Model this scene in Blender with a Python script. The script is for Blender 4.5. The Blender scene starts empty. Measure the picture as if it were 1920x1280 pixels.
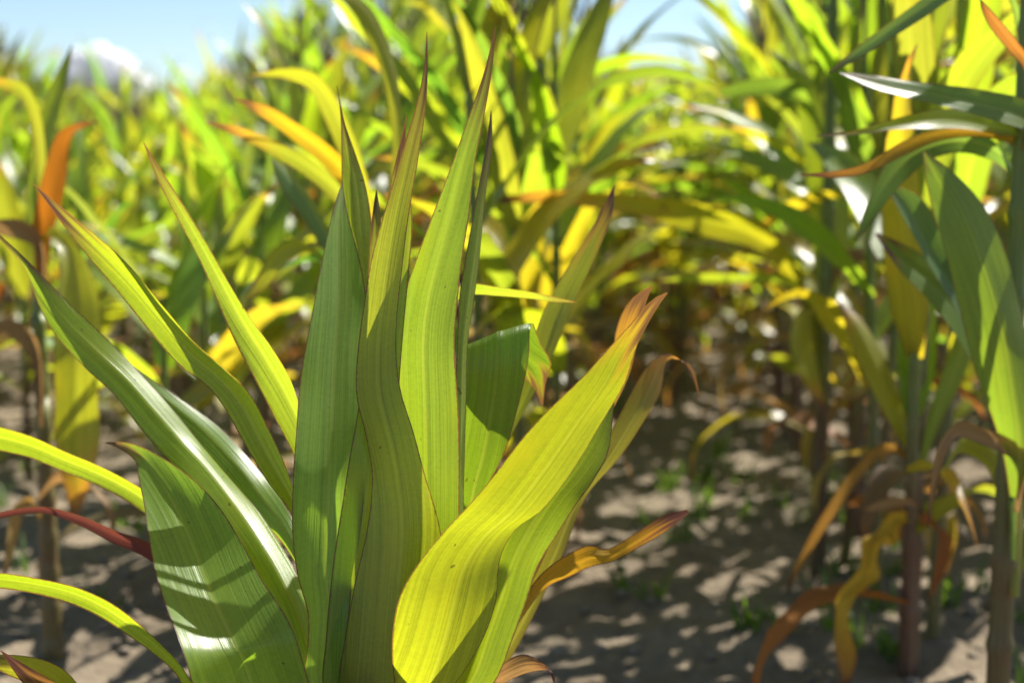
import bpy, math, random
import numpy as np
from mathutils import Vector, Matrix, noise
R = math.radians
rng = random.Random(7)
scene = bpy.context.scene
C = scene.collection

# ------------------------------------------------------------------ camera
CAM = Vector((0.0, 0.0, 0.744))
YAW, PITCH, FPX = R(6.2), math.atan((640 - 300) / 2667.0), 2667.0
cd = bpy.data.cameras.new('camera')
cam = bpy.data.objects.new('camera', cd); C.objects.link(cam)
cam.location = CAM
cam.rotation_euler = (R(90) - PITCH, 0, YAW)
cd.lens = 50; cd.sensor_width = 36; cd.clip_start = 0.05; cd.clip_end = 6000
cd.dof.use_dof = True; cd.dof.focus_distance = 1.125; cd.dof.aperture_fstop = 4.0
cd.dof.aperture_blades = 0
scene.camera = cam
CROT = cam.rotation_euler.to_matrix()

# ------------------------------------------------------------------ sky and sun
SUN_AZ, SUN_EL = R(38), R(51)          # azimuth clockwise from +Y (the rows), so the sun stands ahead on the right
world = bpy.data.worlds.new('World'); scene.world = world; world.use_nodes = True
wt = world.node_tree; wt.nodes.clear()
wo = wt.nodes.new('ShaderNodeOutputWorld'); wb = wt.nodes.new('ShaderNodeBackground')
sk = wt.nodes.new('ShaderNodeTexSky'); sk.sky_type = 'NISHITA'; sk.sun_disc = False
sk.sun_elevation = SUN_EL; sk.sun_rotation = SUN_AZ
sk.altitude = 300; sk.air_density = 1.0; sk.dust_density = 0.2; sk.ozone_density = 3.4
wb.inputs['Strength'].default_value = 0.060
wt.links.new(sk.outputs[0], wb.inputs['Color']); wt.links.new(wb.outputs[0], wo.inputs['Surface'])
sl = bpy.data.lights.new('sun', 'SUN'); sl.energy = 5.0; sl.angle = R(0.53); sl.color = (1.0, 0.955, 0.87)
sun = bpy.data.objects.new('sun', sl); C.objects.link(sun)
sdir = Vector((math.sin(SUN_AZ) * math.cos(SUN_EL), math.cos(SUN_AZ) * math.cos(SUN_EL), math.sin(SUN_EL)))
sun.rotation_euler = sdir.to_track_quat('Z', 'Y').to_euler()
scene.view_settings.view_transform = 'Standard'; scene.view_settings.look = 'None'
scene.view_settings.exposure = 1.3; scene.view_settings.gamma = 1.0
scene.view_settings.use_curve_mapping = False
scene.cycles.max_bounces = 7; scene.cycles.transmission_bounces = 7; scene.cycles.diffuse_bounces = 5; scene.cycles.glossy_bounces = 2
scene.cycles.use_adaptive_sampling = True; scene.cycles.adaptive_threshold = 0.025
scene.cycles.use_denoising = True


def P(px, py, d):
    """photo pixel + depth along the lens axis -> a point in the field"""
    v = Vector(((px - 960) / FPX * d, -(py - 640) / FPX * d, -d))
    return CAM + CROT @ v

def to_px(p):
    v = CROT.transposed() @ (Vector(p) - CAM)
    d = -v.z
    if d < 0.05: return None
    return 960 + v.x / d * FPX, 640 - v.y / d * FPX, d

# ------------------------------------------------------------------ materials
def newmat(name):
    m = bpy.data.materials.new(name); m.use_nodes = True
    t = m.node_tree; t.nodes.clear()
    return m, t

class NT:
    def __init__(s, t): s.t = t
    def n(s, typ, **kw):
        nd = s.t.nodes.new(typ)
        for k, v in kw.items(): setattr(nd, k, v)
        return nd
    def set(s, sock, v):
        if hasattr(v, 'node'): s.t.links.new(v, sock)
        elif isinstance(v, (tuple, list)) and len(v) == 3 and sock.type == 'RGBA': sock.default_value = (*v, 1)
        else: sock.default_value = v
    def math(s, op, a, b=0.0, c=None, clamp=False):
        nd = s.n('ShaderNodeMath', operation=op, use_clamp=clamp)
        s.set(nd.inputs[0], a); s.set(nd.inputs[1], b)
        if c is not None: s.set(nd.inputs[2], c)
        return nd.outputs[0]
    def mix(s, f, a, b, mode='MIX'):
        nd = s.n('ShaderNodeMix', data_type='RGBA', blend_type=mode)
        s.set(nd.inputs[0], f); s.set(nd.inputs[6], a); s.set(nd.inputs[7], b)
        return nd.outputs[2]
    def ramp(s, v, lo, hi, a=0.0, b=1.0):
        nd = s.n('ShaderNodeMapRange', interpolation_type='SMOOTHSTEP')
        s.set(nd.inputs[0], v); s.set(nd.inputs[1], lo); s.set(nd.inputs[2], hi); s.set(nd.inputs[3], a); s.set(nd.inputs[4], b)
        return nd.outputs[0]
    def comb(s, x, y, z):
        nd = s.n('ShaderNodeCombineXYZ')
        for i, v in enumerate((x, y, z)): s.set(nd.inputs[i], v)
        return nd.outputs[0]
    def noise(s, vec, scale=1.0, detail=2.0, rough=0.5):
        nd = s.n('ShaderNodeTexNoise'); s.set(nd.inputs['Vector'], vec)
        nd.inputs['Scale'].default_value = scale; nd.inputs['Detail'].default_value = detail; nd.inputs['Roughness'].default_value = rough
        return nd.outputs['Fac']

def leaf_material(name, attr=None, dry=False, tips=((0.33, 0.145, 0.035), (0.075, 0.035, 0.035))):
    """UV 'uv': metres from the midrib, metres from the base. UV 'rim': metres from the nearer edge, 0..1 from base to tip.
    The colour comes from the object's colour (alpha: how far the tip has withered) or from a colour attribute."""
    m, t = newmat(name); q = NT(t)
    uv = q.n('ShaderNodeUVMap', uv_map='uv'); rim = q.n('ShaderNodeUVMap', uv_map='rim')
    s1 = q.n('ShaderNodeSeparateXYZ'); t.links.new(uv.outputs[0], s1.inputs[0])
    s2 = q.n('ShaderNodeSeparateXYZ'); t.links.new(rim.outputs[0], s2.inputs[0])
    u, v, ed, tn = s1.outputs[0], s1.outputs[1], s2.outputs[0], s2.outputs[1]
    oi = q.n('ShaderNodeObjectInfo')
    if attr:
        at = q.n('ShaderNodeAttribute', attribute_name=attr); base, al = at.outputs['Color'], at.outputs['Alpha']; rnd = 0.37
    else:
        base, al, rnd = oi.outputs['Color'], oi.outputs['Alpha'], q.math('MULTIPLY', oi.outputs['Random'], 40.0)
    fine = q.noise(q.comb(q.math('MULTIPLY', u, 1100.0), q.math('MULTIPLY', v, 5.0), rnd), 1.0, 2.0, 0.6)
    mid = q.noise(q.comb(q.math('MULTIPLY', u, 230.0), q.math('MULTIPLY', v, 4.0), rnd), 1.0, 2.0, 0.5)
    blot = q.noise(q.comb(q.math('MULTIPLY', u, 22.0), q.math('MULTIPLY', v, 7.0), rnd), 1.0, 4.0, 0.6)
    cross = q.noise(q.comb(q.math('MULTIPLY', u, 260.0), q.math('MULTIPLY', v, 330.0), rnd), 1.0, 2.0, 0.6)
    vein = q.math('ADD', q.ramp(fine, 0.3, 0.7, 0.86, 1.08), q.ramp(mid, 0.3, 0.7, -0.10, 0.10))
    vein = q.math('ADD', vein, q.ramp(cross, 0.3, 0.7, -0.05, 0.05))
    col = q.mix(1.0, base, q.comb(vein, vein, vein), 'MULTIPLY')
    # uneven yellowing in long blotches
    yel = q.mix(1.0, base, (1.32, 1.08, 0.8), 'MULTIPLY')
    col = q.mix(q.ramp(blot, 0.48, 0.78, 0.0, 0.75), col, yel)
    # pale midrib
    au = q.math('ABSOLUTE', u)
    rib = q.ramp(au, 0.0006, 0.0020, 0.20, 0.0)
    rib = q.math('MULTIPLY', rib, q.ramp(tn, 0.55, 0.95, 1.0, 0.25))
    if not dry:
        col = q.mix(rib, col, (0.34, 0.36, 0.10))
    # withered tip and margin, ragged along the veins
    w = q.math('ADD', tn, q.ramp(mid, 0.2, 0.8, -0.06, 0.06))
    w = q.math('ADD', w, q.ramp(ed, 0.0, 0.02, 0.05, -0.02))
    tip = q.math('MULTIPLY', q.ramp(w, q.math('SUBTRACT', 1.02, q.math('MULTIPLY', al, 0.42)), 1.03, 0.0, 1.0), q.math('MINIMUM', q.math('MULTIPLY', al, 4.0), 1.0))
    tipc = q.mix(q.ramp(w, 0.90, 1.02), *tips)
    col = q.mix(tip, col, tipc)
    edge = q.math('ADD', ed, q.ramp(cross, 0.2, 0.8, -0.0003, 0.0003))
    em = q.ramp(edge, 0.0005, 0.0014, 0.92, 0.0)
    col = q.mix(em, col, (0.10, 0.045, 0.025))
    spots = q.noise(q.comb(q.math('MULTIPLY', u, 150.0), q.math('MULTIPLY', v, 110.0), q.math('ADD', rnd, 7.3) if attr is None else 7.3), 1.0, 1.0, 0.4)
    col = q.mix(q.ramp(spots, 0.775, 0.80, 0.0, 0.7), col, (0.05, 0.035, 0.012))
    # relief along the veins
    h = q.math('ADD', q.math('MULTIPLY', fine, 0.45), q.math('MULTIPLY', mid, 1.0))
    bp = q.n('ShaderNodeBump'); bp.inputs['Strength'].default_value = 0.55; bp.inputs['Distance'].default_value = 0.0011 if not dry else 0.003
    t.links.new(h, bp.inputs['Height'])
    pb = q.n('ShaderNodeBsdfPrincipled')
    t.links.new(col, pb.inputs['Base Color']); t.links.new(bp.outputs[0], pb.inputs['Normal'])
    pb.inputs['Roughness'].default_value = 0.36 if not dry else 0.6
    pb.inputs['Specular IOR Level'].default_value = 0.65 if not dry else 0.3
    tr = q.n('ShaderNodeBsdfTranslucent')
    tc = q.mix(1.0, col, (2.9, 2.75, 0.9) if not dry else (1.5, 1.3, 0.9), 'MULTIPLY')
    t.links.new(tc, tr.inputs['Color']); t.links.new(bp.outputs[0], tr.inputs['Normal'])
    mx = q.n('ShaderNodeMixShader'); mx.inputs[0].default_value = 0.55 if not dry else 0.42
    t.links.new(pb.outputs[0], mx.inputs[1]); t.links.new(tr.outputs[0], mx.inputs[2])
    o = q.n('ShaderNodeOutputMaterial'); t.links.new(mx.outputs[0], o.inputs['Surface'])
    return m

def stalk_material():
    m, t = newmat('maize_stalk'); q = NT(t)
    oi = q.n('ShaderNodeObjectInfo'); tc = q.n('ShaderNodeTexCoord')
    sp = q.n('ShaderNodeSeparateXYZ'); t.links.new(tc.outputs['Object'], sp.inputs[0])
    st = q.noise(q.comb(q.math('MULTIPLY', sp.outputs[0], 300.0), q.math('MULTIPLY', sp.outputs[1], 300.0), q.math('MULTIPLY', sp.outputs[2], 8.0)), 1.0, 3.0, 0.6)
    bl = q.noise(tc.outputs['Object'], 14.0, 3.0, 0.6)
    g = q.ramp(st, 0.25, 0.75, 0.7, 1.25)
    col = q.mix(1.0, oi.outputs['Color'], q.comb(g, g, g), 'MULTIPLY')
    hgt = q.ramp(sp.outputs[2], 0.2, 0.65, 0.0, 1.0)
    col = q.mix(hgt, col, q.mix(1.0, (0.125, 0.175, 0.03), q.comb(g, g, g), 'MULTIPLY'))
    col = q.mix(q.math('MULTIPLY', q.ramp(bl, 0.45, 0.7, 0.0, 0.7), q.math('SUBTRACT', 1.0, hgt)), col, (0.11, 0.045, 0.022))
    pb = q.n('ShaderNodeBsdfPrincipled'); t.links.new(col, pb.inputs['Base Color']); pb.inputs['Roughness'].default_value = 0.5
    bp = q.n('ShaderNodeBump'); bp.inputs['Distance'].default_value = 0.001; bp.inputs['Strength'].default_value = 0.5
    t.links.new(st, bp.inputs['Height']); t.links.new(bp.outputs[0], pb.inputs['Normal'])
    o = q.n('ShaderNodeOutputMaterial'); t.links.new(pb.outputs[0], o.inputs['Surface'])
    return m

def plain(name, col, rough=0.7, var=0.25, scale=40.0, transl=0.0):
    m, t = newmat(name); q = NT(t)
    tc = q.n('ShaderNodeTexCoord'); nz = q.noise(tc.outputs['Object'], scale, 4.0, 0.6)
    c = q.mix(nz, tuple(x * (1 - var) for x in col), tuple(x * (1 + var) for x in col))
    pb = q.n('ShaderNodeBsdfPrincipled'); t.links.new(c, pb.inputs['Base Color']); pb.inputs['Roughness'].default_value = rough
    sh = pb.outputs[0]
    if transl:
        tr = q.n('ShaderNodeBsdfTranslucent'); t.links.new(q.mix(1.0, c, (2.4, 2.2, 0.8), 'MULTIPLY'), tr.inputs['Color'])
        mx = q.n('ShaderNodeMixShader'); mx.inputs[0].default_value = transl
        t.links.new(sh, mx.inputs[1]); t.links.new(tr.outputs[0], mx.inputs[2]); sh = mx.outputs[0]
    o = q.n('ShaderNodeOutputMaterial'); t.links.new(sh, o.inputs['Surface'])
    return m

def soil_material():
    m, t = newmat('dry_soil'); q = NT(t)
    geo = q.n('ShaderNodeNewGeometry'); pos = geo.outputs['Position']
    a = q.noise(pos, 2.2, 5.0, 0.6); b = q.noise(pos, 28.0, 6.0, 0.65); c = q.noise(pos, 160.0, 3.0, 0.6)
    col = q.mix(q.ramp(a, 0.35, 0.65), (0.165, 0.130, 0.090), (0.230, 0.185, 0.130))
    col = q.mix(q.ramp(b, 0.35, 0.7, 0.0, 0.6), col, (0.125, 0.096, 0.066))
    col = q.mix(q.ramp(c, 0.55, 0.75, 0.0, 0.4), col, (0.29, 0.24, 0.175))
    pb = q.n('ShaderNodeBsdfPrincipled'); t.links.new(col, pb.inputs['Base Color']); pb.inputs['Roughness'].default_value = 0.95
    pb.inputs['Specular IOR Level'].default_value = 0.15
    h = q.math('ADD', q.math('MULTIPLY', b, 1.0), q.math('MULTIPLY', c, 0.3))
    bp = q.n('ShaderNodeBump'); bp.inputs['Distance'].default_value = 0.02; bp.inputs['Strength'].default_value = 0.8
    t.links.new(h, bp.inputs['Height']); t.links.new(bp.outputs[0], pb.inputs['Normal'])
    o = q.n('ShaderNodeOutputMaterial'); t.links.new(pb.outputs[0], o.inputs['Surface'])
    return m

M_LEAF = leaf_material('maize_leaf'); M_DRY = leaf_material('withered_maize_leaf', dry=True)
M_PURPLE = leaf_material('purple_tipped_maize_leaf', tips=((0.125, 0.075, 0.03), (0.05, 0.022, 0.03)))
M_FIELD = leaf_material('field_foliage', attr='tint'); M_STALK = stalk_material()
M_TASSEL = plain('tassel', (0.14, 0.09, 0.09), 0.8); M_SOIL = soil_material()
M_CLOD = plain('soil_clod', (0.19, 0.15, 0.105), 0.95, 0.3, 60.0)
M_WEED = plain('weed', (0.07, 0.13, 0.02), 0.6, 0.4, 30.0, 0.4)

# ------------------------------------------------------------------ helpers
def obj(name, me, mat=None, parent=None, color=None):
    o = bpy.data.objects.new(name, me); C.objects.link(o)
    if mat is not None and not me.materials: me.materials.append(mat)
    if parent is not None: o.parent = parent
    if color is not None: o.color = color
    return o

def plant_root(loc, label, group=None):
    o = bpy.data.objects.new('maize_plant', None); C.objects.link(o)
    o.location = loc; o.empty_display_size = 0.1
    o['label'] = label; o['category'] = 'maize plant'
    if group: o['group'] = group
    return o

def crom(a, n):
    """Catmull-Rom resample of the rows of a, n samples, spaced by length"""
    a = np.asarray(a, float); k = len(a)
    seg = np.linalg.norm(np.diff(a[:, :3], axis=0), axis=1) + 1e-5
    tt = np.concatenate([[0], np.cumsum(seg)]); x = np.linspace(0, tt[-1], n)
    out = np.zeros((n, a.shape[1]))
    m = np.zeros_like(a)
    for i in range(k):
        i0, i1 = max(i - 1, 0), min(i + 1, k - 1)
        m[i] = (a[i1] - a[i0]) / max(tt[i1] - tt[i0], 1e-6)
    j = np.clip(np.searchsorted(tt, x, side='right') - 1, 0, k - 2)
    h = (tt[j + 1] - tt[j])[:, None]; s = ((x - tt[j])[:, None]) / h
    h00 = 2*s**3 - 3*s**2 + 1; h10 = s**3 - 2*s**2 + s; h01 = -2*s**3 + 3*s**2; h11 = s**3 - s**2
    return h00*a[j] + h10*h*m[j] + h01*a[j+1] + h11*h*m[j+1]

def ribbon(name, Pl, Pr, fold, ruffle, cols, seed=0, flip=False, rib=0.0012):
    """a leaf blade between two edge lines (tip first); Pl, Pr: (n,3). fold: trough depth as a share of the width."""
    r = np.random.RandomState(seed)
    n = len(Pl); Cn = (Pl + Pr) / 2
    T = np.gradient(Cn, axis=0); T /= np.linalg.norm(T, axis=1)[:, None] + 1e-9
    W = Pr - Pl; wd = np.linalg.norm(W, axis=1)
    N = np.cross(T, W); N /= np.linalg.norm(N, axis=1)[:, None] + 1e-9
    if flip: N = -N
    L = np.concatenate([[0], np.cumsum(np.linalg.norm(np.diff(Cn, axis=0), axis=1))])
    us = np.linspace(0, 1, cols)
    V = np.zeros((n, cols, 3)); UV = np.zeros((n, cols, 2)); RM = np.zeros((n, cols, 2))
    ph = r.uniform(0, 6.28, 4); fr = r.uniform(14, 30, 4)
    fold = np.broadcast_to(np.asarray(fold, float), (n,))
    for j, u in enumerate(us):
        s = 2*u - 1
        trough = (1 - abs(s)**1.6)
        off = fold * wd * trough + rib * np.exp(-(s/0.10)**2) * np.minimum(wd/0.05, 1)
        a, b = (0, 1) if s < 0 else (2, 3)
        wave = abs(s)**2.2 * (np.sin(L*fr[a]+ph[a])*0.7 + np.sin(L*fr[b]*2.3+ph[b])*0.35)
        off = off + ruffle * wave * np.minimum(wd/0.04, 1)
        V[:, j] = Pl + W*u + N*off[:, None]
        UV[:, j, 0] = s*wd/2; UV[:, j, 1] = L[-1] - L
        RM[:, j, 0] = (1-abs(s))*wd/2; RM[:, j, 1] = 1 - L/L[-1]
    return grid_mesh(name, V, UV, RM)

def grid_arrays(V):
    n, c, _ = V.shape
    idx = np.arange(n*c).reshape(n, c)
    F = np.stack([idx[:-1, :-1], idx[:-1, 1:], idx[1:, 1:], idx[1:, :-1]], -1).reshape(-1, 4)
    return V.reshape(-1, 3), F

def fill_mesh(name, verts, faces, UV=None, RM=None, tint=None):
    me = bpy.data.meshes.new(name)
    me.vertices.add(len(verts)); me.vertices.foreach_set('co', np.ascontiguousarray(verts, np.float32).ravel())
    k = faces.shape[1]
    me.loops.add(faces.size); me.polygons.add(len(faces))
    me.loops.foreach_set('vertex_index', np.ascontiguousarray(faces, np.int32).ravel())
    me.polygons.foreach_set('loop_start', np.arange(0, faces.size, k, dtype=np.int32))
    me.polygons.foreach_set('loop_total', np.full(len(faces), k, np.int32))
    me.polygons.foreach_set('use_smooth', np.ones(len(faces), bool))
    for nm, A in (('uv', UV), ('rim', RM)):
        if A is not None:
            l = me.uv_layers.new(name=nm)
            l.data.foreach_set('uv', np.ascontiguousarray(A.reshape(-1, 2)[faces.ravel()], np.float32).ravel())
    if tint is not None:
        ca = me.color_attributes.new('tint', 'FLOAT_COLOR', 'POINT')
        ca.data.foreach_set('color', np.ascontiguousarray(tint, np.float32).ravel())
    me.update(); me.validate()
    return me

def grid_mesh(name, V, UV, RM):
    v, f = grid_arrays(V)
    return fill_mesh(name, v, f, UV, RM)

def tube(path, radii, sides=10):
    path = [Vector(p) for p in path]; V = []; F = []
    for i, p in enumerate(path):
        t = (path[min(i+1, len(path)-1)] - path[max(i-1, 0)]).normalized()
        a = t.orthogonal().normalized() if abs(t.z) < 0.9 else Vector((1, 0, 0)); a = (a - t*a.dot(t)).normalized(); b = t.cross(a)
        for k in range(sides):
            an = 2*math.pi*k/sides
            V.append(p + (a*math.cos(an) + b*math.sin(an))*radii[i])
    for i in range(len(path)-1):
        for k in range(sides):
            F.append((i*sides+k, i*sides+(k+1) % sides, (i+1)*sides+(k+1) % sides, (i+1)*sides+k))
    return np.array([tuple(v) for v in V]), np.array(F)

def stalk_mesh(h, r0, r1, nodes, lean=(0, 0), sides=12):
    path, rad = [], []
    zs = sorted(set([0, h] + [z for nz in nodes for z in (nz-0.012, nz, nz+0.012)] + [h*i/10 for i in range(11)]))
    zs = [z for z in zs if 0 <= z <= h]
    for z in zs:
        f = z/h
        r = r0 + (r1-r0)*f
        if any(abs(z-nz) < 0.004 for nz in nodes): r *= 1.22
        path.append((lean[0]*f*f, lean[1]*f*f, z-0.02)); rad.append(r)
    v, f = tube(path, rad, sides)
    return fill_mesh('stalk', v, f)

# ------------------------------------------------------------------ setting: soil
def build_ground():
    def axis(lo, hi, step, far):
        a = list(np.arange(lo, hi, step)); x, s = hi, step
        while x < far: a.append(x); s *= 1.22; x += s
        x, s = lo, step; b = []
        while x > -far: s *= 1.22; x -= s; b.append(x)
        return np.array(b[::-1] + a)
    xs, ys = axis(-1.6, 1.6, 0.014, 900), axis(1.0, 4.6, 0.016, 900)
    X, Y = np.meshgrid(xs, ys)
    Z = np.zeros_like(X)
    for i in range(X.shape[0]):
        for j in range(X.shape[1]):
            x, y = X[i, j], Y[i, j]
            if abs(x) < 6 and -4 < y < 14:
                p = Vector((x, y, 0))
                z = 0.020*noise.noise(p*2.3) + 0.016*noise.noise(p*9) 
                if abs(x) < 1.7 and 0.9 < y < 4.8: z += 0.012*abs(noise.noise(p*24)) + 0.006*noise.noise(p*60)
                Z[i, j] = z
    v, f = grid_arrays(np.stack([X, Y, Z], -1))
    o = obj('ground', fill_mesh('ground', v, f), M_SOIL); o['kind'] = 'structure'
build_ground()

# ------------------------------------------------------------------ hand-placed leaves (edges read off the photograph, tip first)
GREEN = (0.120, 0.174, 0.024); LIME = (0.158, 0.208, 0.026); YEL = (0.210, 0.222, 0.022); OLIVE = (0.145, 0.165, 0.024)
DEEP = (0.092, 0.150, 0.030); BLUE = (0.075, 0.128, 0.045); AMBER = (0.36, 0.17, 0.02); RUST = (0.30, 0.11, 0.025); BROWN = (0.26, 0.17, 0.08); PURP = (0.12, 0.035, 0.03)

def hand_leaf(root, st, depth, color, tip=0.3, roll=0.0, fold=0.10, ruffle=0.0025, dry=False, bow=0.0, dd=None, rows=56, cols=15, label=None, flip=False, seed=None, mat=None):
    """st: (lx,ly,rx,ry) stations; depth: m along the lens axis at the tip and base (linear) or a list; roll: right edge nearer (-) or farther (+) as a share of width."""
    k = len(st)
    d = np.interp(np.linspace(0, 1, k), np.linspace(0, 1, len(depth)), depth) if hasattr(depth, '__len__') else np.full(k, depth)
    rl = np.interp(np.linspace(0, 1, k), np.linspace(0, 1, len(roll)), roll) if hasattr(roll, '__len__') else np.full(k, roll)
    Ls, Rs = [], []
    for i, (lx, ly, rx, ry) in enumerate(st):
        w = math.hypot(rx-lx, ry-ly)/FPX*d[i]
        s = bow*math.sin(math.pi*i/(k-1))
        Ls.append(P(lx, ly, d[i]+s - rl[i]*w/2)); Rs.append(P(rx, ry, d[i]+s + rl[i]*w/2))
    both = np.concatenate([np.array([(l+r)/2 for l, r in zip(Ls, Rs)]), np.array(Ls), np.array(Rs)], 1)
    rs = crom(both, rows)
    # finer rows near the tip keep the point sharp
    seed = seed if seed is not None else int(abs(st[0][0]*7 + st[0][1])) + 5
    fo = fold*np.clip(np.linspace(0.4, 1.6, rows), 0, 1.3)
    org = np.array(root.location)
    me = ribbon('leaf', rs[:, 3:6]-org, rs[:, 6:9]-org, fo, ruffle, cols, seed, flip)
    o = obj('leaf', me, mat or (M_DRY if dry else M_LEAF), root, (*color, tip))
    if label: o['label'] = label
    return o

def ground_at(px, d):
    p = P(px, 640, d); z = 0.0
    v = P(px, 640, d) - CAM
    # keep the column, drop to the soil straight below at the same distance
    return Vector((p.x, p.y, 0.0))

# --- the sharp young plant
D0 = 1.13
base = P(700, 1250, D0); 
young = plant_root((base.x, base.y, 0), 'young maize plant in sharp focus, upright yellow-green leaves with purple tips, no tassel')
obj('stalk', stalk_mesh(base.z+0.02, 0.017, 0.012, [0.05, 0.12, 0.2, 0.28], sides=16), M_STALK, young, (0.13, 0.15, 0.03, 1))
H = lambda *a, **k: hand_leaf(young, *a, **k)
# whorl
H([(800,60,801,60),(794,130,802,132),(779,200,798,205),(750,295,783,300),(722,390,768,395),(697,485,757,490),(681,580,746,585),(671,660,743,660),(668,740,752,735),(685,815,776,810),(697,890,798,890),(690,985,824,985),(664,1100,835,1090),(646,1200,838,1190),(634,1290,832,1290),(650,1380,790,1380),(680,1460,730,1460)],
  [1.115,1.12,1.12,1.125,1.125,1.13], (0.195,0.215,0.030), 0.66, mat=M_PURPLE, roll=[0.5,0.5,0.4,-0.1,0.0,0.2], fold=0.10, ruffle=0.003)
H([(928,50,929,50),(917,100,926,103),(903,150,919,155),(878,220,906,226),(848,305,892,300),(814,395,880,400),(782,480,867,480),(757,555,857,560),(742,640,853,640),(742,760,860,760),(742,880,863,890),(742,1000,858,1010),(735,1150,840,1150),(700,1350,800,1350),(690,1450,740,1450)],
  [1.15,1.145,1.15,1.15,1.14], (0.130,0.190,0.026), 0.40, mat=M_PURPLE, roll=[0.3,0.2,-0.25,-0.2,0.0], fold=0.12, ruffle=0.003)
H([(641,342,642,342),(622,400,652,402),(605,480,671,480),(590,560,686,560),(575,640,690,640),(563,720,692,720),(556,800,690,800),(549,900,685,900),(548,1000,675,1000),(558,1080,662,1080),(577,1150,655,1150),(575,1220,650,1220),(568,1290,660,1290),(620,1400,710,1400),(670,1470,720,1470)],
  [1.25,1.19,1.13,1.12,1.12], (0.120,0.200,0.038), 0.12, mat=M_PURPLE, roll=[0.6,0.5,0.15,0.1,0.0], flip=True, fold=0.15, ruffle=0.003)
H([(762,215,763,215),(752,260,761,262),(735,330,766,330),(720,420,773,420),(705,520,766,520),(690,640,755,640),(670,770,745,770),(652,870,740,870),(640,960,735,960),(628,1040,730,1040),(618,1120,725,1120),(610,1200,715,1200),(605,1290,710,1290),(640,1380,715,1380),(680,1460,720,1460)],
  [1.14,1.14,1.135,1.135,1.13], LIME, 0.4, mat=M_PURPLE, roll=[0.1,0.1,0.45,0.4,0], fold=0.08, ruffle=0.002)
H([(631,160,632,160),(636,195,639,195),(639,228,646,230),(640,290,667,290),(641,350,686,350),(643,420,697,420),(648,500,702,500),(655,600,705,600),(660,800,710,800),(670,1000,710,1000),(688,1300,715,1300)],
  [1.27,1.26,1.22,1.14], LIME, 0.35, mat=M_PURPLE, fold=0.14)
H([(705,356,706,356),(699,395,713,398),(692,470,716,470),(690,600,720,600),(700,900,724,900),(698,1300,715,1300)], [1.2,1.18,1.15], LIME, 0.4, mat=M_PURPLE, fold=0.1)
H([(920,208,922,208),(913,260,923,262),(902,320,917,322),(888,400,907,400),(874,480,899,480),(862,560,889,560),(857,650,876,650),(852,760,873,760),(848,900,870,900),(820,1100,860,1100),(710,1350,760,1350)],
  [1.22,1.21,1.19,1.15], LIME, 0.5, mat=M_PURPLE, roll=[0.6,0.9,0.9,0.4], fold=0.14)
# right rank
H([(1250,548,1252,549),(1222,563,1234,575),(1188,602,1212,612),(1140,655,1190,652),(1090,710,1168,716),(1030,768,1140,773),(975,826,1104,838),(925,886,1062,902),(875,942,1016,960),(830,992,968,994),(782,1058,936,1045),(750,1120,927,1120),(737,1185,910,1185),(736,1245,880,1245),(740,1300,842,1300),(722,1390,790,1390),(700,1470,740,1470)],
  [1.07,1.08,1.085,1.09,1.095,1.11,1.125], (0.20,0.225,0.016), 0.50, roll=[0.5,0.8,0.8,0.5,0.2], fold=[0.1], ruffle=0.003, bow=0.0)
H([(1158,702,1160,702),(1120,740,1151,765),(1080,800,1141,845),(1030,870,1112,902),(985,930,1085,942),(948,990,1047,1000),(922,1060,1008,1060),(902,1130,985,1130),(878,1200,960,1200),(855,1270,932,1270),(790,1380,850,1380),(710,1470,750,1470)],
  [1.18,1.16,1.15,1.14,1.13], (0.15,0.21,0.016), 0.1, roll=[0.0,-0.4,-0.3], fold=0.14)
# left rank
H([(61,343,62,345),(112,386,106,406),(195,453,165,480),(255,510,225,550),(312,576,280,620),(362,638,336,684),(422,690,390,726),(467,735,423,770),(502,800,460,836),(530,860,505,908),(550,915,546,962),(600,1040,592,1080),(645,1180,640,1230),(680,1380,690,1400)],
  [1.20,1.20,1.19,1.18,1.14], (0.165,0.215,0.016), 0.45, mat=M_PURPLE, roll=[0.3,0.5,-0.2,-0.3], fold=0.16, ruffle=0.004)
H([(267,263,268,265),(300,316,290,327),(342,382,323,394),(386,455,363,467),(430,530,400,547),(472,598,438,628),(512,652,473,698),(548,708,510,778),(566,765,548,853),(592,880,580,960),(640,1100,630,1150),(680,1300,690,1350)],
  [1.22,1.22,1.21,1.20,1.15], LIME, 0.4, mat=M_PURPLE, roll=[0.3,0.5,-0.1], fold=0.16, ruffle=0.004)
H([(-14,428,-12,436),(45,482,48,506),(92,530,70,566),(142,580,103,628),(202,638,158,688),(260,698,213,738),(314,757,260,798),(372,825,308,853),(417,875,348,898),(457,925,398,963),(497,975,438,1033),(537,1040,488,1112),(567,1110,528,1172),(587,1200,563,1240),(640,1350,630,1380),(685,1450,700,1460)],
  [1.27,1.27,1.26,1.19,1.13], (0.14,0.215,0.022), 0.30, mat=M_PURPLE, roll=[0.2,-0.6,-0.8,-0.5], flip=True, fold=0.2, ruffle=0.003)
H([(190,827,191,829),(226,842,232,828),(254,864,268,838),(260,895,305,858),(270,945,355,894),(277,1000,410,950),(289,1060,457,1020),(306,1120,491,1080),(327,1180,524,1135),(348,1240,552,1190),(368,1300,574,1260),(430,1400,610,1370),(530,1490,670,1470),(650,1560,710,1545)],
  [1.25,1.23,1.18,1.12,1.06,1.07,1.12], (0.115,0.195,0.026), 0.22, roll=[0.0,0.3,0.35,0.1], flip=True, fold=0.16, ruffle=0.004)
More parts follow.
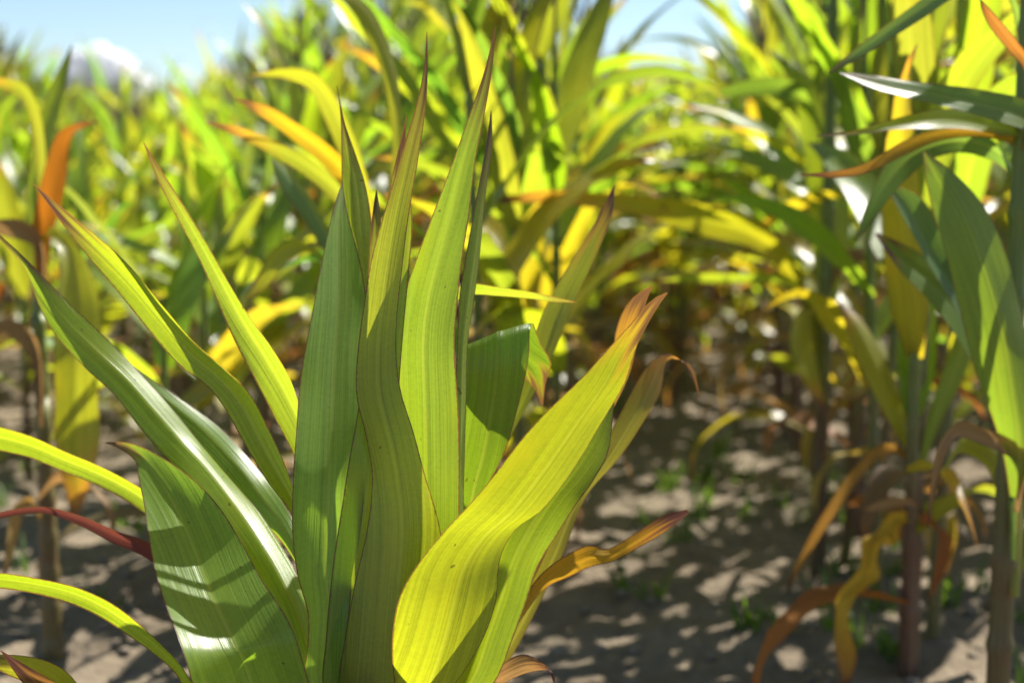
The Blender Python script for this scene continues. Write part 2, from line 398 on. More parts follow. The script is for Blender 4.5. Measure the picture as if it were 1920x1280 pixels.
H([(-160,802,-160,808),(-80,793,-82,832),(-10,798,-14,843),(60,818,55,858),(120,845,114,882),(182,870,170,904),(232,895,220,928),(276,922,262,955),(350,975,335,1015),(450,1075,430,1115),(560,1200,540,1235),(675,1400,680,1420)],
  [1.27,1.27,1.25,1.15], (0.17,0.23,0.016), 0.2, roll=[0.3,0.3,0.2], fold=0.14)
H([(-110,1090,-110,1094),(-60,1074,-64,1098),(0,1074,-4,1102),(70,1084,64,1112),(140,1100,132,1130),(200,1126,188,1156),(252,1162,238,1190),(302,1206,288,1226),(340,1246,328,1262),(370,1295,352,1305),(450,1400,430,1420),(600,1560,590,1580),(690,1640,700,1650)],
  [1.06,1.07,1.09,1.12], (0.17,0.23,0.016), 0.15, roll=[0.4,0.4,0.4,0.3], fold=0.12)
H([(200,648,201,650),(255,690,240,705),(330,742,300,765),(402,792,362,828),(452,842,415,885),(502,900,470,955),(545,965,535,1025),(600,1090,590,1130),(670,1300,670,1330)],
  [1.33,1.32,1.27,1.15], (0.10,0.18,0.024), 0.2, roll=[-0.4,-0.6,-0.5], flip=True, fold=0.16)
H([(-60,985,-60,990),(0,960,-2,972),(80,949,78,962),(150,966,146,984),(220,996,214,1020),(284,1020,274,1046),(380,1100,370,1120),(520,1260,510,1280),(680,1500,690,1510)],
  [1.3,1.27,1.22,1.14], PURP, 0.0, roll=0.3, fold=0.3, dry=True, label='dried purple-red leaf of the young maize plant')
H([(-2,1216,0,1218),(40,1240,20,1250),(90,1270,60,1300),(150,1310,110,1350),(300,1450,280,1480),(600,1720,600,1740)],
  [1.08,1.09,1.12], (0.10,0.085,0.03), 0.5, roll=0.3, fold=0.2, dry=True, label='withered brown leaf of the young maize plant')
H([(-40,1228,-40,1234),(20,1226,10,1262),(80,1236,60,1285),(125,1262,100,1320),(180,1330,160,1370),(400,1520,390,1550),(640,1740,650,1760)],
  [1.1,1.1,1.12], YEL, 0.2, roll=0.4, fold=0.2)

# --- the next plant in the same row, slightly out of focus
b2 = P(800, 1250, 1.27)
second = plant_root((b2.x, b2.y, 0), 'maize plant just behind the sharp young one, one leaf broken over at its top')
obj('stalk', stalk_mesh(b2.z+0.02, 0.016, 0.011, [0.06, 0.15, 0.24, 0.32], sides=12), M_STALK, second, (0.12, 0.13, 0.03, 1))
S = lambda *a, **k: hand_leaf(second, *a, **k)
S([(1223,536,1224,537),(1195,550,1213,561),(1168,582,1206,592),(1153,625,1196,632),(1146,680,1180,700),(1105,770,1140,785),(1050,880,1085,890),(960,1060,1000,1070),(880,1250,920,1260),(790,1400,830,1400)],
  [1.24,1.25,1.26,1.27], (0.17,0.14,0.02), 0.6, roll=0.3)
S([(1016,760,1018,760),(1000,725,1024,712),(968,700,1034,682),(900,668,1012,640),(872,648,996,600),(868,690,992,672),(868,750,978,740),(868,840,945,850),(866,930,905,935),(850,1080,895,1090),(815,1250,860,1250),(790,1400,830,1400)],
  [1.24,1.235,1.225,1.21,1.215,1.22,1.25,1.27], (0.095,0.15,0.016), 0.25, roll=[-0.2,0.2,0.2,0], fold=0.06, label='leaf broken over at its top')
S([(1152,345,1153,346),(1120,408,1149,400),(1070,490,1122,470),(1020,580,1085,545),(985,680,1055,620),(938,780,1018,705),(895,860,962,815),(866,925,900,930),(840,1080,870,1090),(800,1400,830,1400)],
  [1.38,1.36,1.33,1.28], OLIVE, 0.4, roll=0.4, fold=0.12)
S([(1312,745,1313,746),(1288,690,1296,686),(1255,662,1258,672),(1222,676,1246,690),(1188,728,1238,735),(1155,790,1210,785),(1110,868,1162,858),(1065,940,1100,930),(1020,1040,1055,1040),(930,1220,960,1230),(800,1420,830,1420)],
  [1.36,1.34,1.31,1.28], (0.14,0.13,0.03), 0.7, roll=0.3, fold=0.18)
S([(1080,566,1081,567),(1040,556,1040,566),(1000,547,1000,561),(930,536,930,556),(878,531,878,556),(830,560,822,590),(800,680,790,690),(795,900,805,900),(790,1200,815,1200)],
  [1.30,1.29,1.27,1.27], LIME, 0.15, roll=1.2, fold=0.1)
S([(1288,955,1292,962),(1240,968,1250,995),(1190,1000,1200,1025),(1140,1030,1148,1055),(1105,1022,1110,1062),(1060,1040,1066,1080),(1020,1070,1028,1098),(985,1115,1000,1130),(900,1250,915,1260),(800,1480,815,1490)],
  [1.26,1.27,1.28,1.27], (0.42,0.26,0.02), 0.45, roll=[0.5,-0.6,0.6,0.0], fold=0.25, ruffle=0.006, dry=True, label='curled yellow and orange withered leaf')
S([(1040,1285,1042,1290),(1022,1248,1034,1258),(985,1228,990,1262),(950,1238,950,1280),(915,1280,920,1310),(860,1400,870,1410),(800,1600,810,1610)],
  [1.22,1.22,1.27], BROWN, 0.3, roll=0.4, fold=0.25, ruffle=0.006, dry=True, label='curled brown withered leaf')

# --- plants of the rows close by, out of focus
def near_plant(px, d, h, label, col=(0.10, 0.085, 0.03), lean=(0, 0), group=None):
    p = ground_at(px, d)
    r = plant_root((p.x, p.y, 0), label, group)
    obj('stalk', stalk_mesh(h, 0.015, 0.008, [h*0.09*i for i in range(1, 11)], lean), M_STALK, r, (*col, 1))
    return r

n1 = near_plant(1900, 1.62, 1.12, 'tall maize plant beside the soil strip, broad blades and an orange-edged leaf reaching over it')
A = lambda *a, **k: hand_leaf(n1, *a, **{**dict(rows=36, cols=9), **k})
A([(1572,135,1573,136),(1640,141,1635,165),(1700,150,1695,182),(1770,160,1765,198),(1850,172,1848,218),(1930,192,1925,245),(1985,250,1965,285),(1960,420,1935,420),(1912,600,1900,600)], [1.5,1.5,1.55,1.62], DEEP, 0.2, roll=-0.7)
A([(1530,254,1531,256),(1600,245,1602,253),(1670,225,1672,244),(1740,207,1742,242),(1800,204,1800,242),(1870,220,1868,252),(1935,240,1925,266),(1955,330,1935,340),(1915,520,1900,520)], [1.5,1.52,1.58,1.62], LIME, 0.35, roll=-0.5)
A([(1500,327,1501,329),(1560,321,1562,334),(1610,311,1615,328),(1650,291,1656,311),(1690,267,1696,291),(1740,247,1746,269),(1800,239,1800,258),(1870,245,1868,262),(1930,280,1920,295),(1915,450,1900,450)], [1.46,1.5,1.56,1.62], (0.34,0.22,0.02), 0.7, roll=0.5, dry=True, label='orange and yellow withering leaf')
A([(1832,-8,1836,-8),(1852,12,1842,24),(1884,48,1860,58),(1914,85,1890,94),(1938,120,1920,132),(1950,200,1935,205),(1915,330,1900,330)], [1.4,1.45,1.6], (0.42,0.19,0.04), 0.3, roll=0.3, dry=True, fold=0.2, label='withered orange-brown leaf')
A([(1604,454,1606,455),(1618,400,1642,406),(1642,340,1684,352),(1678,288,1734,306),(1730,255,1785,288),(1800,240,1832,292),(1870,270,1885,320),(1900,380,1925,400),(1900,560,1912,560)], [1.55,1.58,1.62,1.62], BLUE, 0.1, roll=0.5)
A([(1730,285,1735,284),(1735,340,1790,325),(1755,420,1850,395),(1785,520,1890,495),(1815,640,1922,610),(1845,740,1932,720),(1876,830,1934,830),(1893,930,1914,930)], [1.5,1.52,1.56,1.62], (0.105,0.160,0.026), 0.1, roll=[0.2,0.5,0.3])
A([(1662,345,1666,342),(1682,390,1722,366),(1708,440,1756,416),(1740,492,1780,470),(1785,562,1824,540),(1845,680,1872,655),(1888,820,1908,805),(1895,1000,1908,1000)], [1.62,1.64,1.64,1.62], BLUE, 0.1, roll=[0.8,1.0,0.7], flip=True, fold=0.2)
A([(1640,440,1644,436),(1680,500,1700,460),(1740,560,1780,510),(1800,640,1850,590),(1850,740,1890,700),(1885,880,1910,860),(1895,1050,1908,1050)], [1.68,1.67,1.65,1.62], DEEP, 0.25, roll=0.6, flip=True)
A([(1553,136,1556,138),(1600,94,1611,110),(1660,48,1674,70),(1720,5,1738,30),(1780,-35,1800,-8),(1870,-50,1880,-15),(1925,60,1905,70),(1912,300,1900,300)], [1.45,1.5,1.56,1.62], BLUE, 0.15, roll=0.5)
A([(1738,990,1740,990),(1746,900,1758,902),(1762,828,1780,840),(1797,790,1800,820),(1842,800,1838,832),(1892,822,1885,852),(1925,850,1912,872),(1912,960,1900,960)], [1.5,1.52,1.58,1.62], BROWN, 0.4, roll=0.6, dry=True, fold=0.2, label='arched brown withered leaf')
A([(1690,900,1692,900),(1760,890,1765,880),(1800,850,1830,800),(1850,880,1900,850),(1880,980,1920,960),(1895,1120,1912,1120)], [1.7,1.7,1.64], OLIVE, 0.4, roll=0.4)

n5 = near_plant(1725, 2.02, 1.2, 'maize plant edging the soil strip, a crinkled yellow-orange dead leaf hanging from it', (0.11,0.06,0.03))
A = lambda *a, **k: hand_leaf(n5, *a, **{**dict(rows=40, cols=9), **k})
A([(1582,1300,1586,1300),(1566,1230,1608,1232),(1563,1170,1590,1160),(1566,1120,1612,1105),(1590,1092,1650,1085),(1612,1060,1640,1050),(1615,1015,1660,1008),(1640,1000,1684,1018),(1668,962,1690,985),(1722,960,1728,975)], [1.92,1.94,1.98,2.02], (0.50,0.34,0.03), 0.9, roll=[0.4,-0.6,0.9,-0.5,0.2], dry=True, fold=0.22, ruffle=0.012, label='crinkled yellow and orange dead leaf hanging down')
A([(1612,960,1614,962),(1650,938,1655,955),(1700,932,1702,948),(1725,945,1722,965)], [1.95,2.02], BROWN, 0.3, roll=0.6, dry=True)
A([(1740,1130,1742,1130),(1752,1060,1775,1062),(1760,1000,1785,1010),(1745,960,1760,985),(1728,960,1724,985)], [2.0,2.02], RUST, 0.5, roll=0.5, dry=True, fold=0.25)
A([(1470,1110,1472,1112),(1500,1040,1512,1050),(1545,960,1562,972),(1600,880,1618,892),(1660,830,1672,850),(1720,860,1722,885)], [2.0,2.02], (0.34,0.2,0.05), 0.5, roll=0.5, dry=True, fold=0.25)
A([(1570,560,1572,560),(1590,620,1622,605),(1620,700,1662,680),(1660,780,1700,760),(1718,880,1730,870)], [2.1,2.05,2.02], YEL, 0.6, roll=0.4)
A([(1830,520,1834,520),(1800,600,1836,610),(1770,690,1810,700),(1740,780,1768,785),(1720,880,1730,880)], [2.0,2.02], GREEN, 0.2, roll=-0.3)

n2 = near_plant(1545, 2.5, 1.25, 'maize plant beside the soil strip, long orange-edged leaf arching across it', (0.10,0.07,0.03))
A = lambda *a, **k: hand_leaf(n2, *a, **{**dict(rows=32, cols=9), **k})
A([(908,380,909,382),(1000,358,1000,380),(1100,360,1100,388),(1200,366,1195,404),(1280,374,1270,426),(1350,390,1333,446),(1412,415,1393,458),(1465,455,1440,485),(1520,560,1500,565),(1545,700,1535,700)], [2.3,2.35,2.42,2.5], (0.17,0.17,0.016), 0.95, roll=0.4)
A([(1235,525,1236,527),(1300,513,1300,530),(1400,513,1400,532),(1480,518,1478,538),(1530,580,1520,600),(1550,760,1540,760)], [2.4,2.45,2.5], LIME, 0.1, roll=0.6)
A([(1440,95,1445,94),(1478,150,1518,140),(1500,230,1545,220),(1510,310,1572,300),(1515,390,1594,390),(1525,480,1585,480),(1538,640,1556,640)], [2.5,2.5], LIME, 0.1, roll=0.3)
A([(1290,180,1291,181),(1340,168,1345,185),(1400,150,1410,180),(1460,145,1470,185),(1510,170,1520,220),(1550,300,1560,320),(1545,500,1555,500)], [2.4,2.5], DEEP, 0.1, roll=0.4)
A([(1770,710,1771,711),(1735,630,1752,625),(1690,540,1712,530),(1640,490,1655,470),(1590,500,1585,470),(1555,560,1545,560),(1545,700,1540,700)], [2.4,2.45,2.5], BROWN, 0.4, roll=0.4, dry=True, label='arched brown withered leaf')
A([(1545,780,1548,780),(1500,700,1535,690),(1480,640,1520,620),(1500,580,1530,575),(1540,600,1545,580),(1548,760,1540,760)], [2.4,2.45,2.5], YEL, 0.5, roll=0.3)
A([(1690,830,1692,830),(1650,770,1680,760),(1600,720,1630,700),(1560,760,1575,740),(1548,860,1540,860)], [2.45,2.5], AMBER, 0.4, roll=0.3, dry=True)

n3 = near_plant(75, 2.05, 0.60, 'maize plant with an upright orange leaf and a broad hanging yellow blade', (0.12,0.09,0.03))
A = lambda *a, **k: hand_leaf(n3, *a, **{**dict(rows=32, cols=9), **k})
A([(185,228,186,230),(145,230,140,248),(108,250,128,282),(85,310,126,322),(70,370,116,382),(60,430,98,438),(70,540,85,540)], [2.0,2.05], (0.42,0.16,0.015), 0.5, roll=0.3, dry=True, label='upright orange leaf')
A([(137,985,140,985),(120,910,170,905),(102,820,188,820),(103,740,184,740),(100,650,192,650),(108,560,186,560),(110,470,150,470),(80,440,95,425),(72,520,80,520)], [2.0,1.98,2.05], YEL, 0.75, roll=0.3, label='broad hanging yellow blade')
A([(135,83,136,83),(110,130,129,135),(80,200,113,205),(60,280,96,285),(50,380,88,380),(62,520,84,520)], [2.1,2.05], LIME, 0.1, roll=0.4)
A([(-40,420,-40,424),(0,412,0,440),(40,412,40,450),(70,430,62,460),(85,480,72,500),(80,640,72,640)], [2.0,2.05], BROWN, 0.3, roll=0.6, dry=True)
A([(-60,150,-60,152),(0,145,0,165),(50,160,40,185),(80,230,60,240),(88,360,70,360),(82,520,70,520)], [2.0,2.05], OLIVE, 0.5, roll=0.4)
A([(-60,640,-60,645),(0,600,0,630),(40,605,30,640),(75,650,60,680),(80,800,70,800)], [2.0,2.05], BROWN, 0.5, roll=0.4, dry=True)

A([(215,1010,217,1012),(190,940,210,945),(150,890,165,910),(110,880,112,905),(76,920,70,940)], [1.98,2.05], BROWN, 0.4, roll=0.5, dry=True, fold=0.2)
A([(5,1090,8,1092),(12,1010,32,1015),(25,950,45,960),(55,930,60,950),(76,960,72,980)], [2.0,2.05], (0.32,0.22,0.08), 0.4, roll=0.5, dry=True, fold=0.2)
A([(250,700,252,702),(215,690,212,715),(170,715,165,745),(120,770,112,800),(80,860,70,870)], [1.95,2.05], OLIVE, 0.7, roll=0.5)
n4 = near_plant(715, 1.85, 0.60, 'maize plant with arching yellow leaves and glossy blade, behind the sharp young one', (0.12,0.11,0.03))
A = lambda *a, **k: hand_leaf(n4, *a, **{**dict(rows=32, cols=9), **k})
A([(438,183,439,185),(500,198,494,222),(560,233,550,265),(612,268,598,303),(655,312,636,345),(695,390,672,405),(725,520,706,520)], [1.8,1.8,1.85], (0.24,0.17,0.014), 0.5, roll=0.4)
A([(470,140,471,142),(540,127,540,150),(592,138,580,168),(628,178,600,208),(654,230,620,252),(680,300,645,315),(712,440,690,440),(722,600,708,600)], [1.9,1.88,1.85], YEL, 0.15, roll=0.4)
A([(505,295,507,296),(542,318,524,346),(584,368,560,398),(612,420,590,444),(650,500,632,512),(705,640,690,650),(722,760,710,760)], [1.75,1.8,1.85], BLUE, 0.1, roll=-1.0, flip=True, fold=0.2)
A([(385,228,386,231),(450,238,448,258),(520,266,514,293),(582,298,570,328),(642,350,628,380),(700,450,680,460),(722,620,708,620)], [1.8,1.82,1.85], OLIVE, 0.7, roll=0.4)
A([(620,-20,640,-20),(660,20,690,10),(690,80,720,60),(720,150,745,140),(735,260,755,260),(728,420,742,420),(716,600,724,600)], [1.9,1.85], YEL, 0.1, roll=0.3)
A([(462,560,464,562),(480,520,500,540),(520,460,550,480),(560,450,590,475),(620,500,640,530),(700,640,690,650),(722,800,710,800)], [1.8,1.82,1.85], YEL, 0.2, roll=0.3)

# ------------------------------------------------------------------ generated field plants
def blade(length, width, e0, droop, side, twist, rows, cols, seed, sheath=0.06):
    """vertices of a leaf that leaves the stalk along +X; returns edges tip first"""
    r = np.random.RandomState(seed)
    n = rows; s = np.linspace(0, 1, n)
    e = e0 - droop*s**1.5 + 0.06*np.sin(s*5+r.uniform(0, 6))
    az = side*s**1.4
    ds = length/(n-1)
    T = np.stack([np.cos(e)*np.cos(az), np.cos(e)*np.sin(az), np.sin(e)], 1)
    Pc = np.concatenate([[[0, 0, 0]], np.cumsum((T[:-1]+T[1:])/2*ds, 0)])
    w = width*np.clip(0.45+s*3.2, 0, 1)*np.clip(1-s**2.6, 0, 1)**0.9
    w = np.maximum(w, 0.0006)
    Wd = np.stack([-np.sin(az), np.cos(az), 0*az], 1)
    Nn = np.cross(T, Wd)
    tw = twist*s**1.2
    Wd = Wd*np.cos(tw)[:, None] + Nn*np.sin(tw)[:, None]
    Pl, Pr = Pc - Wd*w[:, None]/2, Pc + Wd*w[:, None]/2
    return Pl[::-1], Pr[::-1]

def rand_leaf_color(r, f, zone):
    """f: 0 lowest leaf, 1 top leaf"""
    k = r.random()
    j = lambda c, a=0.18: tuple(x*(1+r.uniform(-a, a)) for x in c)
    if f < 0.26:
        if k < 0.4: return ('leaf', j(r.choice([YEL, (0.24, 0.2, 0.025), OLIVE])), r.uniform(0.5, 1.0))
        return ('dry', j(r.choice([BROWN, BROWN, (0.34, 0.26, 0.14), (0.30, 0.15, 0.04), (0.34,0.25,0.06), (0.32,0.26,0.04)])), r.uniform(0.2, 0.7))
    if f < 0.50 and k < 0.6:
        return ('dry', j(r.choice([AMBER, (0.34, 0.26, 0.03), BROWN, (0.3, 0.24, 0.05)])), r.uniform(0.3, 0.8)) if k < 0.22 else ('leaf', j(YEL), r.uniform(0.3, 0.9))
    c = r.choice([LIME, LIME, LIME, LIME, GREEN, GREEN, DEEP, (0.17, 0.225, 0.017)])
    return ('leaf', j(c), r.choice([0, 0.1, 0.2, 0.5]))

def plant_plan(seed, tall):
    """a list of leaf descriptions for a plant 1.3 m high (stalk 1.15)"""
    r = random.Random(seed); n = r.randint(10, 11) if tall else r.randint(9, 10)
    out = []
    for i in range(n):
        f = i/(n-1)
        z = 0.14 + (0.92 if tall else 0.70)*f**0.9
        az = (0 if i % 2 == 0 else math.pi) + r.gauss(0, 0.35)
        if f < 0.30:
            L, e0, dr = r.uniform(0.30, 0.5), r.uniform(0.3, 1.0), r.uniform(1.8, 2.9)
        elif f < 0.7:
            L, e0, dr = r.uniform(0.5, 0.72), r.uniform(0.85, 1.2), r.uniform(0.8, 2.0)
        else:
            L, e0, dr = r.uniform(0.38, 0.58), r.uniform(1.1, 1.42), r.uniform(0.15, 1.0)
        W = r.uniform(0.055, 0.085)*(0.7 if f < 0.3 else 1)*(0.85 if f > 0.8 else 1)
        out.append(dict(z=z, az=az, L=L, W=W, e0=e0, dr=dr, side=r.uniform(-0.5, 0.5), tw=r.uniform(-0.9, 0.9), f=f, seed=r.randint(0, 99999)))
    return out

def tassel_mesh(seed, top):
    r = random.Random(seed); Vs, Fs, o = [], [], 0
    def add(path, rad):
        nonlocal o
        v, f = tube(path, rad, 5); Vs.append(v); Fs.append(f+o); o += len(v)
    hh = r.uniform(0.20, 0.27)
    add([(0, 0, top-0.05), (0.004, 0, top+0.08), (0.006, 0.004, top+hh*0.6), (0.01, 0.008, top+hh)], [0.004, 0.0035, 0.004, 0.0015])
    for k in range(r.randint(6, 9)):
        a = r.uniform(0, 6.28); z0 = top+r.uniform(0.04, 0.10); l = r.uniform(0.10, 0.17); sp = r.uniform(0.25, 0.7)
        pts = [(math.cos(a)*sp*l*t**1.2, math.sin(a)*sp*l*t**1.2, z0+l*t*(1-0.25*t*sp)) for t in (0, 0.35, 0.7, 1)]
        add(pts, [0.002, 0.0032, 0.003, 0.0012])
    return fill_mesh('tassel', np.concatenate(Vs), np.concatenate(Fs))

VARIANTS = []
for vi in range(9):
    tall = vi >= 3
    plan = plant_plan(100+vi, tall)
    top = 1.15 if tall else 0.9
    sm = stalk_mesh(top, 0.0125, 0.006, [p['z'] for p in plan], sides=8); sm.materials.append(M_STALK)
    lv = []
    for p in plan:
        Pl, Pr = blade(p['L'], p['W'], p['e0'], p['dr'], p['side'], p['tw'], 16, 5, p['seed'])
        me = ribbon('leaf', Pl, Pr, 0.13, 0.006 if p['f'] > 0.3 else 0.012, 5, p['seed'])
        lv.append((p, me))
    tm = None
    if tall:
        tm = tassel_mesh(vi, top); tm.materials.append(M_TASSEL)
    VARIANTS.append((tall, sm, lv, tm))
MESH_MAT = {}
def leaf_copy(me, kind):
    """share one mesh per material kind"""
    key = (me.name, kind)
    if key not in MESH_MAT:
        m2 = me.copy(); m2.materials.clear(); m2.materials.append(M_DRY if kind == 'dry' else M_LEAF); MESH_MAT[key] = m2
    return MESH_MAT[key]

ROWS = [(-0.25, 'in the row behind the sharp young plant'), (0.35, 'edging the bare soil strip'),
        (-0.85, 'beside the upright orange leaf')]
def row_phrase(k):
    return {0: ROWS[0][1], 1: ROWS[1][1], -1: ROWS[2][1], 0.5: 'closing the far end of the bare soil strip'}.get(k, 'in the crop behind the upright orange leaf' if k < 0 else 'in the crop behind the row edging the soil strip')

def top_limit(px):
    """how high (photo line) the crop reaches in a direction: stunted plants at the field's margin, taller ones inside"""
    return np.interp(px, [-400, 0, 130, 300, 430, 560, 700, 1020, 1100, 1250, 1350, 1450, 2400],
                         [80, 120, 190, 205, 165, 20, -200, -200, 150, 195, 150, -60, -500])

spots, far = [], []
pr = random.Random(21)
for k in list(range(-16, 15)) + [0.5]:
    x0 = -0.25 + 0.60*k
    y = {0: 2.15, 1: 1.95, -1: 2.25}.get(k, 2.0 + pr.uniform(0, 0.3)) if k >= -1 else 3.0 - 0.06*k
    if k == 1: y = 2.0
    if k == 0.5: y = 4.4
    while y < 26:
        x = x0 + pr.gauss(0, 0.035); yy = y + pr.gauss(0, 0.03)
        y += pr.uniform(0.13, 0.21) if y < 9 else pr.uniform(0.24, 0.42)
        q = to_px((x, yy, 0.6))
        if q is None or not -330 < q[0] < 2250: continue
        px, _, d = q
        if d < 1.7: continue
        hmax = CAM.z + (300 - top_limit(px))*d/FPX
        h = min(hmax*pr.uniform(0.88, 1.06), pr.uniform(1.25, 1.6))
        if k < 0 and yy < 5: h *= 0.88
        if pr.random() < 0.22: h *= 1.08
        h = max(h, 0.72)
        spots.append((d, k, x, yy, h, px))
spots.sort()
NEAR = [s for s in spots if -60 < s[5] < 1990][:292]
nearset = set(id(s) for s in NEAR)
FAR = [s for s in spots if id(s) not in nearset]
for i, (d, k, x, y, h, px) in enumerate(NEAR):
    r = random.Random(i*13+5)
    vi = r.randint(0, 2) if h < 0.98 else r.randint(3, 8)
    tall, sm, lv, tm = VARIANTS[vi]
    full = 1.38 if tall else 1.22
    sc = h/full
    base_lab = ('tasselled maize plant ' if tall else 'short maize plant without tassel ') + row_phrase(k)
    root = plant_root((x, y, 0), base_lab, 'maize plants ' + row_phrase(k))
    sxy = max(sc, 0.85)
    root.scale = (sxy, sxy, sc)
    root.rotation_euler = (r.gauss(0, 0.04), r.gauss(0, 0.04), r.uniform(0, 6.28))
    so = obj('stalk', sm, None, root, (*r.choice([(0.13, 0.09, 0.035), (0.12, 0.11, 0.03), (0.11, 0.055, 0.03)]), 1))
    for p, me in lv:
        kind, col, tip = rand_leaf_color(r, p['f'] + r.uniform(-0.05, 0.05), k)
        if kind == 'dry' and p['f'] > 0.28 and d < 3.4: kind, col, tip = 'leaf', r.choice([YEL, LIME, (0.24, 0.2, 0.02)]), 0.6
        if p['f'] < 0.3 and r.random() < 0.15: continue
        o = obj('leaf', leaf_copy(me, kind), None, root, (*col, tip))
        o.location = (0, 0, p['z']); o.rotation_euler = (0, r.gauss(0, 0.12), p['az'] + r.gauss(0, 0.3))
    if tm is not None: obj('tassel', tm, None, root)

# the rest of the crop, too deep in the field to tell apart: one mass
def build_far():
    VV, FF, UU, RR, TT, off = [], [], [], [], [], 0
    r = random.Random(3)
    protos = []
    for s in range(24):
        f = s/23
        L, W = r.uniform(0.4, 0.65), r.uniform(0.055, 0.08)
        e0 = 0.7+0.6*f; dr = r.uniform(0.3, 2.0)*(1.3-f)
        Pl, Pr = blade(L, W, e0, dr, r.uniform(-0.5, 0.5), r.uniform(-0.9, 0.9), 9, 3, s)
        me_n = 9
        V = np.stack([Pl, (Pl+Pr)/2 - np.array([0, 0, 0.006]), Pr], 1)
        w = np.linalg.norm(Pr-Pl, axis=1); l = np.linspace(L, 0, 9)
        UV = np.stack([np.stack([-w/2, 0*w, w/2], 1), np.stack([l]*3, 1)], -1)
        RM = np.stack([np.stack([0*w, w/2, 0*w], 1), np.stack([l/L]*3, 1)], -1)
        protos.append((V.reshape(-1, 3), grid_arrays(V)[1], UV.reshape(-1, 2), RM.reshape(-1, 2)))
    tv, tf = tube([(0, 0, 0), (0, 0, 0.12), (0.01, 0, 0.22)], [0.004, 0.006, 0.002], 4)
    sv, sf = tube([(0, 0, 0), (0, 0, 1.0)], [0.011, 0.006], 5)
    z2 = lambda n: np.full((n, 2), 0.02)
    for (d, k, x, y, h, px) in FAR:
        nl = 8 if d < 14 else 6
        st = h-0.18
        VV.append(sv*np.array([1, 1, st])+np.array([x, y, 0])); FF.append(sf+off); UU.append(z2(len(sv))); RR.append(np.tile([0.02, 0.2], (len(sv), 1))); TT.append(np.tile([0.11, 0.10, 0.03, 0], (len(sv), 1))); off += len(sv)
        if h > 1.0:
            for _ in range(5):
                a = np.array([[1, 0, r.uniform(-0.35, 0.35)], [0, 1, r.uniform(-0.35, 0.35)], [0, 0, 1]])
                v = tv @ a.T
                VV.append(v+np.array([x, y, st-0.02])); FF.append(tf+off); UU.append(z2(len(tv))); RR.append(np.tile([0.02, 0.2], (len(tv), 1))); TT.append(np.tile([0.13, 0.085, 0.09, 0], (len(tv), 1))); off += len(tv)
        a0 = r.uniform(0, 6.28)
        for i in range(nl):
            f = (i+0.5)/nl
            pi = min(23, int(f*24+r.uniform(-2, 2))) if f > 0 else 0
            v, fc, uv, rm = protos[max(0, pi)]
            a = a0 + math.pi*(i % 2) + r.gauss(0, 0.4); c, s = math.cos(a), math.sin(a)
            Rm = np.array([[c, -s, 0], [s, c, 0], [0, 0, 1]])
            sc = r.uniform(0.85, 1.15)
            VV.append((v*sc) @ Rm.T + np.array([x, y, st*(0.18+0.78*f)])); FF.append(fc+off); UU.append(uv); RR.append(rm); off += len(v)
            kind, col, tip = rand_leaf_color(r, f, 0)
            TT.append(np.tile([*col, tip], (len(v), 1)))
    me = fill_mesh('maize_crop', np.concatenate(VV), np.concatenate(FF), np.concatenate(UU), np.concatenate(RR), np.concatenate(TT))
    o = obj('maize_crop', me, M_FIELD)
    o['kind'] = 'stuff'; o['label'] = 'mass of ripening maize filling the field up to the skyline'; o['category'] = 'maize crop'
build_far()

# ------------------------------------------------------------------ clods, weeds
def build_clods():
    r = random.Random(9); VV, FF, off = [], [], 0
    ico = [(0, 0, 1), (0.89, 0, 0.45), (0.28, 0.85, 0.45), (-0.72, 0.53, 0.45), (-0.72, -0.53, 0.45), (0.28, -0.85, 0.45),
           (0.72, 0.53, -0.45), (-0.28, 0.85, -0.45), (-0.89, 0, -0.45), (-0.28, -0.85, -0.45), (0.72, -0.53, -0.45), (0, 0, -1)]
    fa = np.array([(0,1,2),(0,2,3),(0,3,4),(0,4,5),(0,5,1),(1,6,2),(2,7,3),(3,8,4),(4,9,5),(5,10,1),(6,7,2),(7,8,3),(8,9,4),(9,10,5),(10,6,1),(11,7,6),(11,8,7),(11,9,8),(11,10,9),(11,6,10)])
    base = np.array(ico)
    for _ in range(2600):
        x, y = r.uniform(-1.7, 1.5), 1.3+3.6*r.random()**1.3
        s = 0.003 + 0.012*r.random()**3
        v = base*np.array([[r.uniform(0.6, 1.3)] for _ in ico])*np.array([s*r.uniform(0.8, 1.4), s, s*0.7])
        z = 0.020*noise.noise(Vector((x, y, 0))*2.3) + 0.016*noise.noise(Vector((x, y, 0))*9)
        VV.append(v+np.array([x, y, z+s*0.5])); FF.append(fa+off); off += 12
    o = obj('soil_clods', fill_mesh('soil_clods', np.concatenate(VV), np.concatenate(FF)), M_CLOD)
    o['kind'] = 'stuff'; o['label'] = 'loose crumbs of dry soil on the ground'; o['category'] = 'soil clods'
build_clods()

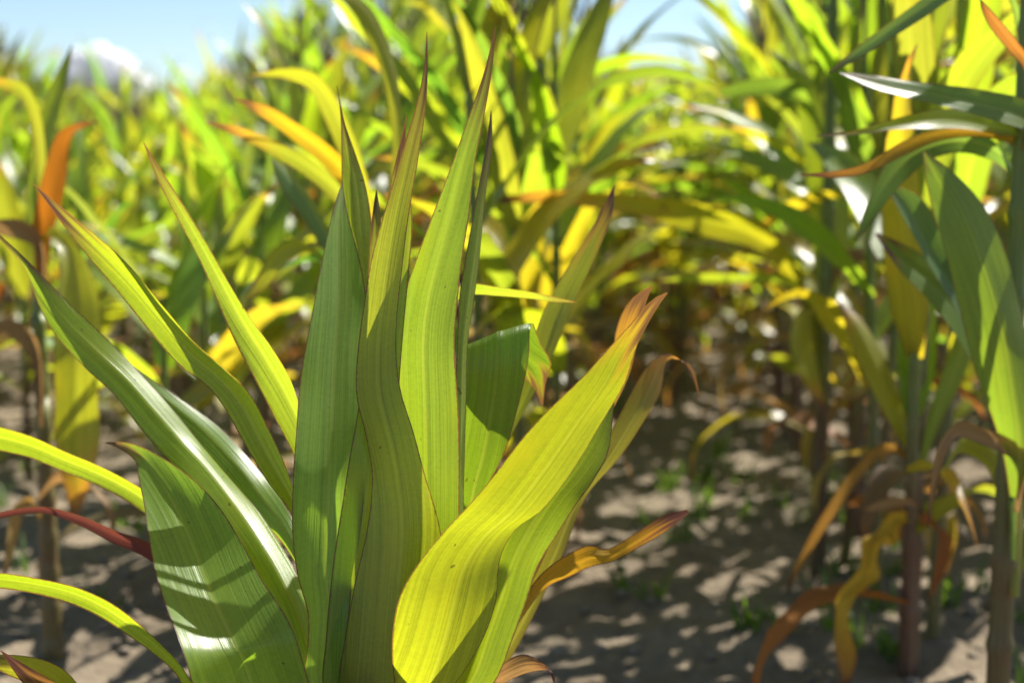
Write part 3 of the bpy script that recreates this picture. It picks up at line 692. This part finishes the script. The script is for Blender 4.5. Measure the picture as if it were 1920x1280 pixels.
def build_weeds():
    r = random.Random(4); VV, FF, off = [], [], 0
    cl = []
    for (px, py, n, sp) in ((1320, 920, 9, 0.10), (1290, 960, 5, 0.08), (1480, 1190, 5, 0.08), (1530, 1180, 5, 0.07), (1180, 1140, 2, 0.03), (1640, 960, 7, 0.12), (1820, 1180, 8, 0.12), (1730, 1040, 6, 0.10), (1600, 1100, 4, 0.1), (200, 1000, 3, 0.1)):
        v = CROT @ Vector(((px-960)/FPX, -(py-640)/FPX, -1)); t = -CAM.z/v.z; g = CAM+v*t
        for _ in range(n): cl.append((g.x+r.gauss(0, sp), g.y+r.gauss(0, sp*1.6)))
    for _ in range(60): cl.append((r.uniform(-1.6, 1.5), r.uniform(2.2, 6)))
    for (x, y) in cl:
        for b in range(r.randint(5, 12)):
            a = r.uniform(0, 6.28); l = r.uniform(0.03, 0.10); w = r.uniform(0.002, 0.005); sp = r.uniform(0.2, 0.9)
            dx, dy = math.cos(a), math.sin(a)
            bx, by = x+r.gauss(0, 0.012), y+r.gauss(0, 0.012)
            rowsv = []
            for t in (0, 0.4, 0.75, 1):
                c = np.array([bx+dx*sp*l*t**1.5, by+dy*sp*l*t**1.5, l*(t-0.35*sp*t*t)])
                ww = w*(1-t**2)+0.0003
                rowsv += [c+np.array([-dy, dx, 0])*ww, c-np.array([-dy, dx, 0])*ww]
            VV.append(np.array(rowsv)); FF.append(np.array([(i*2, i*2+1, i*2+3, i*2+2) for i in range(3)])+off); off += 8
    o = obj('weed_grass', fill_mesh('weed_grass', np.concatenate(VV), np.concatenate(FF)), M_WEED)
    o['kind'] = 'stuff'; o['label'] = 'thin green weeds and grass seedlings between the maize rows'; o['category'] = 'weeds'
build_weeds()

# ------------------------------------------------------------------ cumulus on the skyline
def build_cloud():
    m, t = newmat('cloud'); q = NT(t)
    pb = q.n('ShaderNodeBsdfPrincipled'); pb.inputs['Base Color'].default_value = (0.9, 0.9, 0.9, 1); pb.inputs['Roughness'].default_value = 1.0
    pb.inputs['Specular IOR Level'].default_value = 0.0
    o_ = q.n('ShaderNodeOutputMaterial'); tr = q.n('ShaderNodeBsdfTranslucent'); tr.inputs['Color'].default_value = (0.95, 0.95, 0.95, 1); mx = q.n('ShaderNodeMixShader'); mx.inputs[0].default_value = 0.6
    t.links.new(pb.outputs[0], mx.inputs[1]); t.links.new(tr.outputs[0], mx.inputs[2]); t.links.new(mx.outputs[0], o_.inputs['Surface'])
    import bmesh
    r = random.Random(2); bm = bmesh.new()
    D = 1500
    for (px, py, rad) in ((150,120,26),(185,115,30),(215,135,34),(245,150,28),(170,150,34),(275,165,20),(215,165,40),(140,155,24),(290,180,18),(120,170,22)):
        c = P(px, py, D+r.uniform(-15, 15)); R_ = rad*D/FPX
        g = bmesh.ops.create_icosphere(bm, subdivisions=3, radius=1.0)
        for v in g['verts']:
            n = v.co.normalized()
            k = 1+0.35*noise.noise(n*2.2+Vector((px, py, 0)))+0.15*noise.noise(n*5+Vector((py, 0, 0)))
            v.co = c + n*R_*k
    me = bpy.data.meshes.new('cloud'); bm.to_mesh(me); bm.free()
    for p in me.polygons: p.use_smooth = True
    o = obj('cloud', me, m); o['kind'] = 'structure'; o['label'] = 'small white cumulus cloud low over the field'
build_cloud()
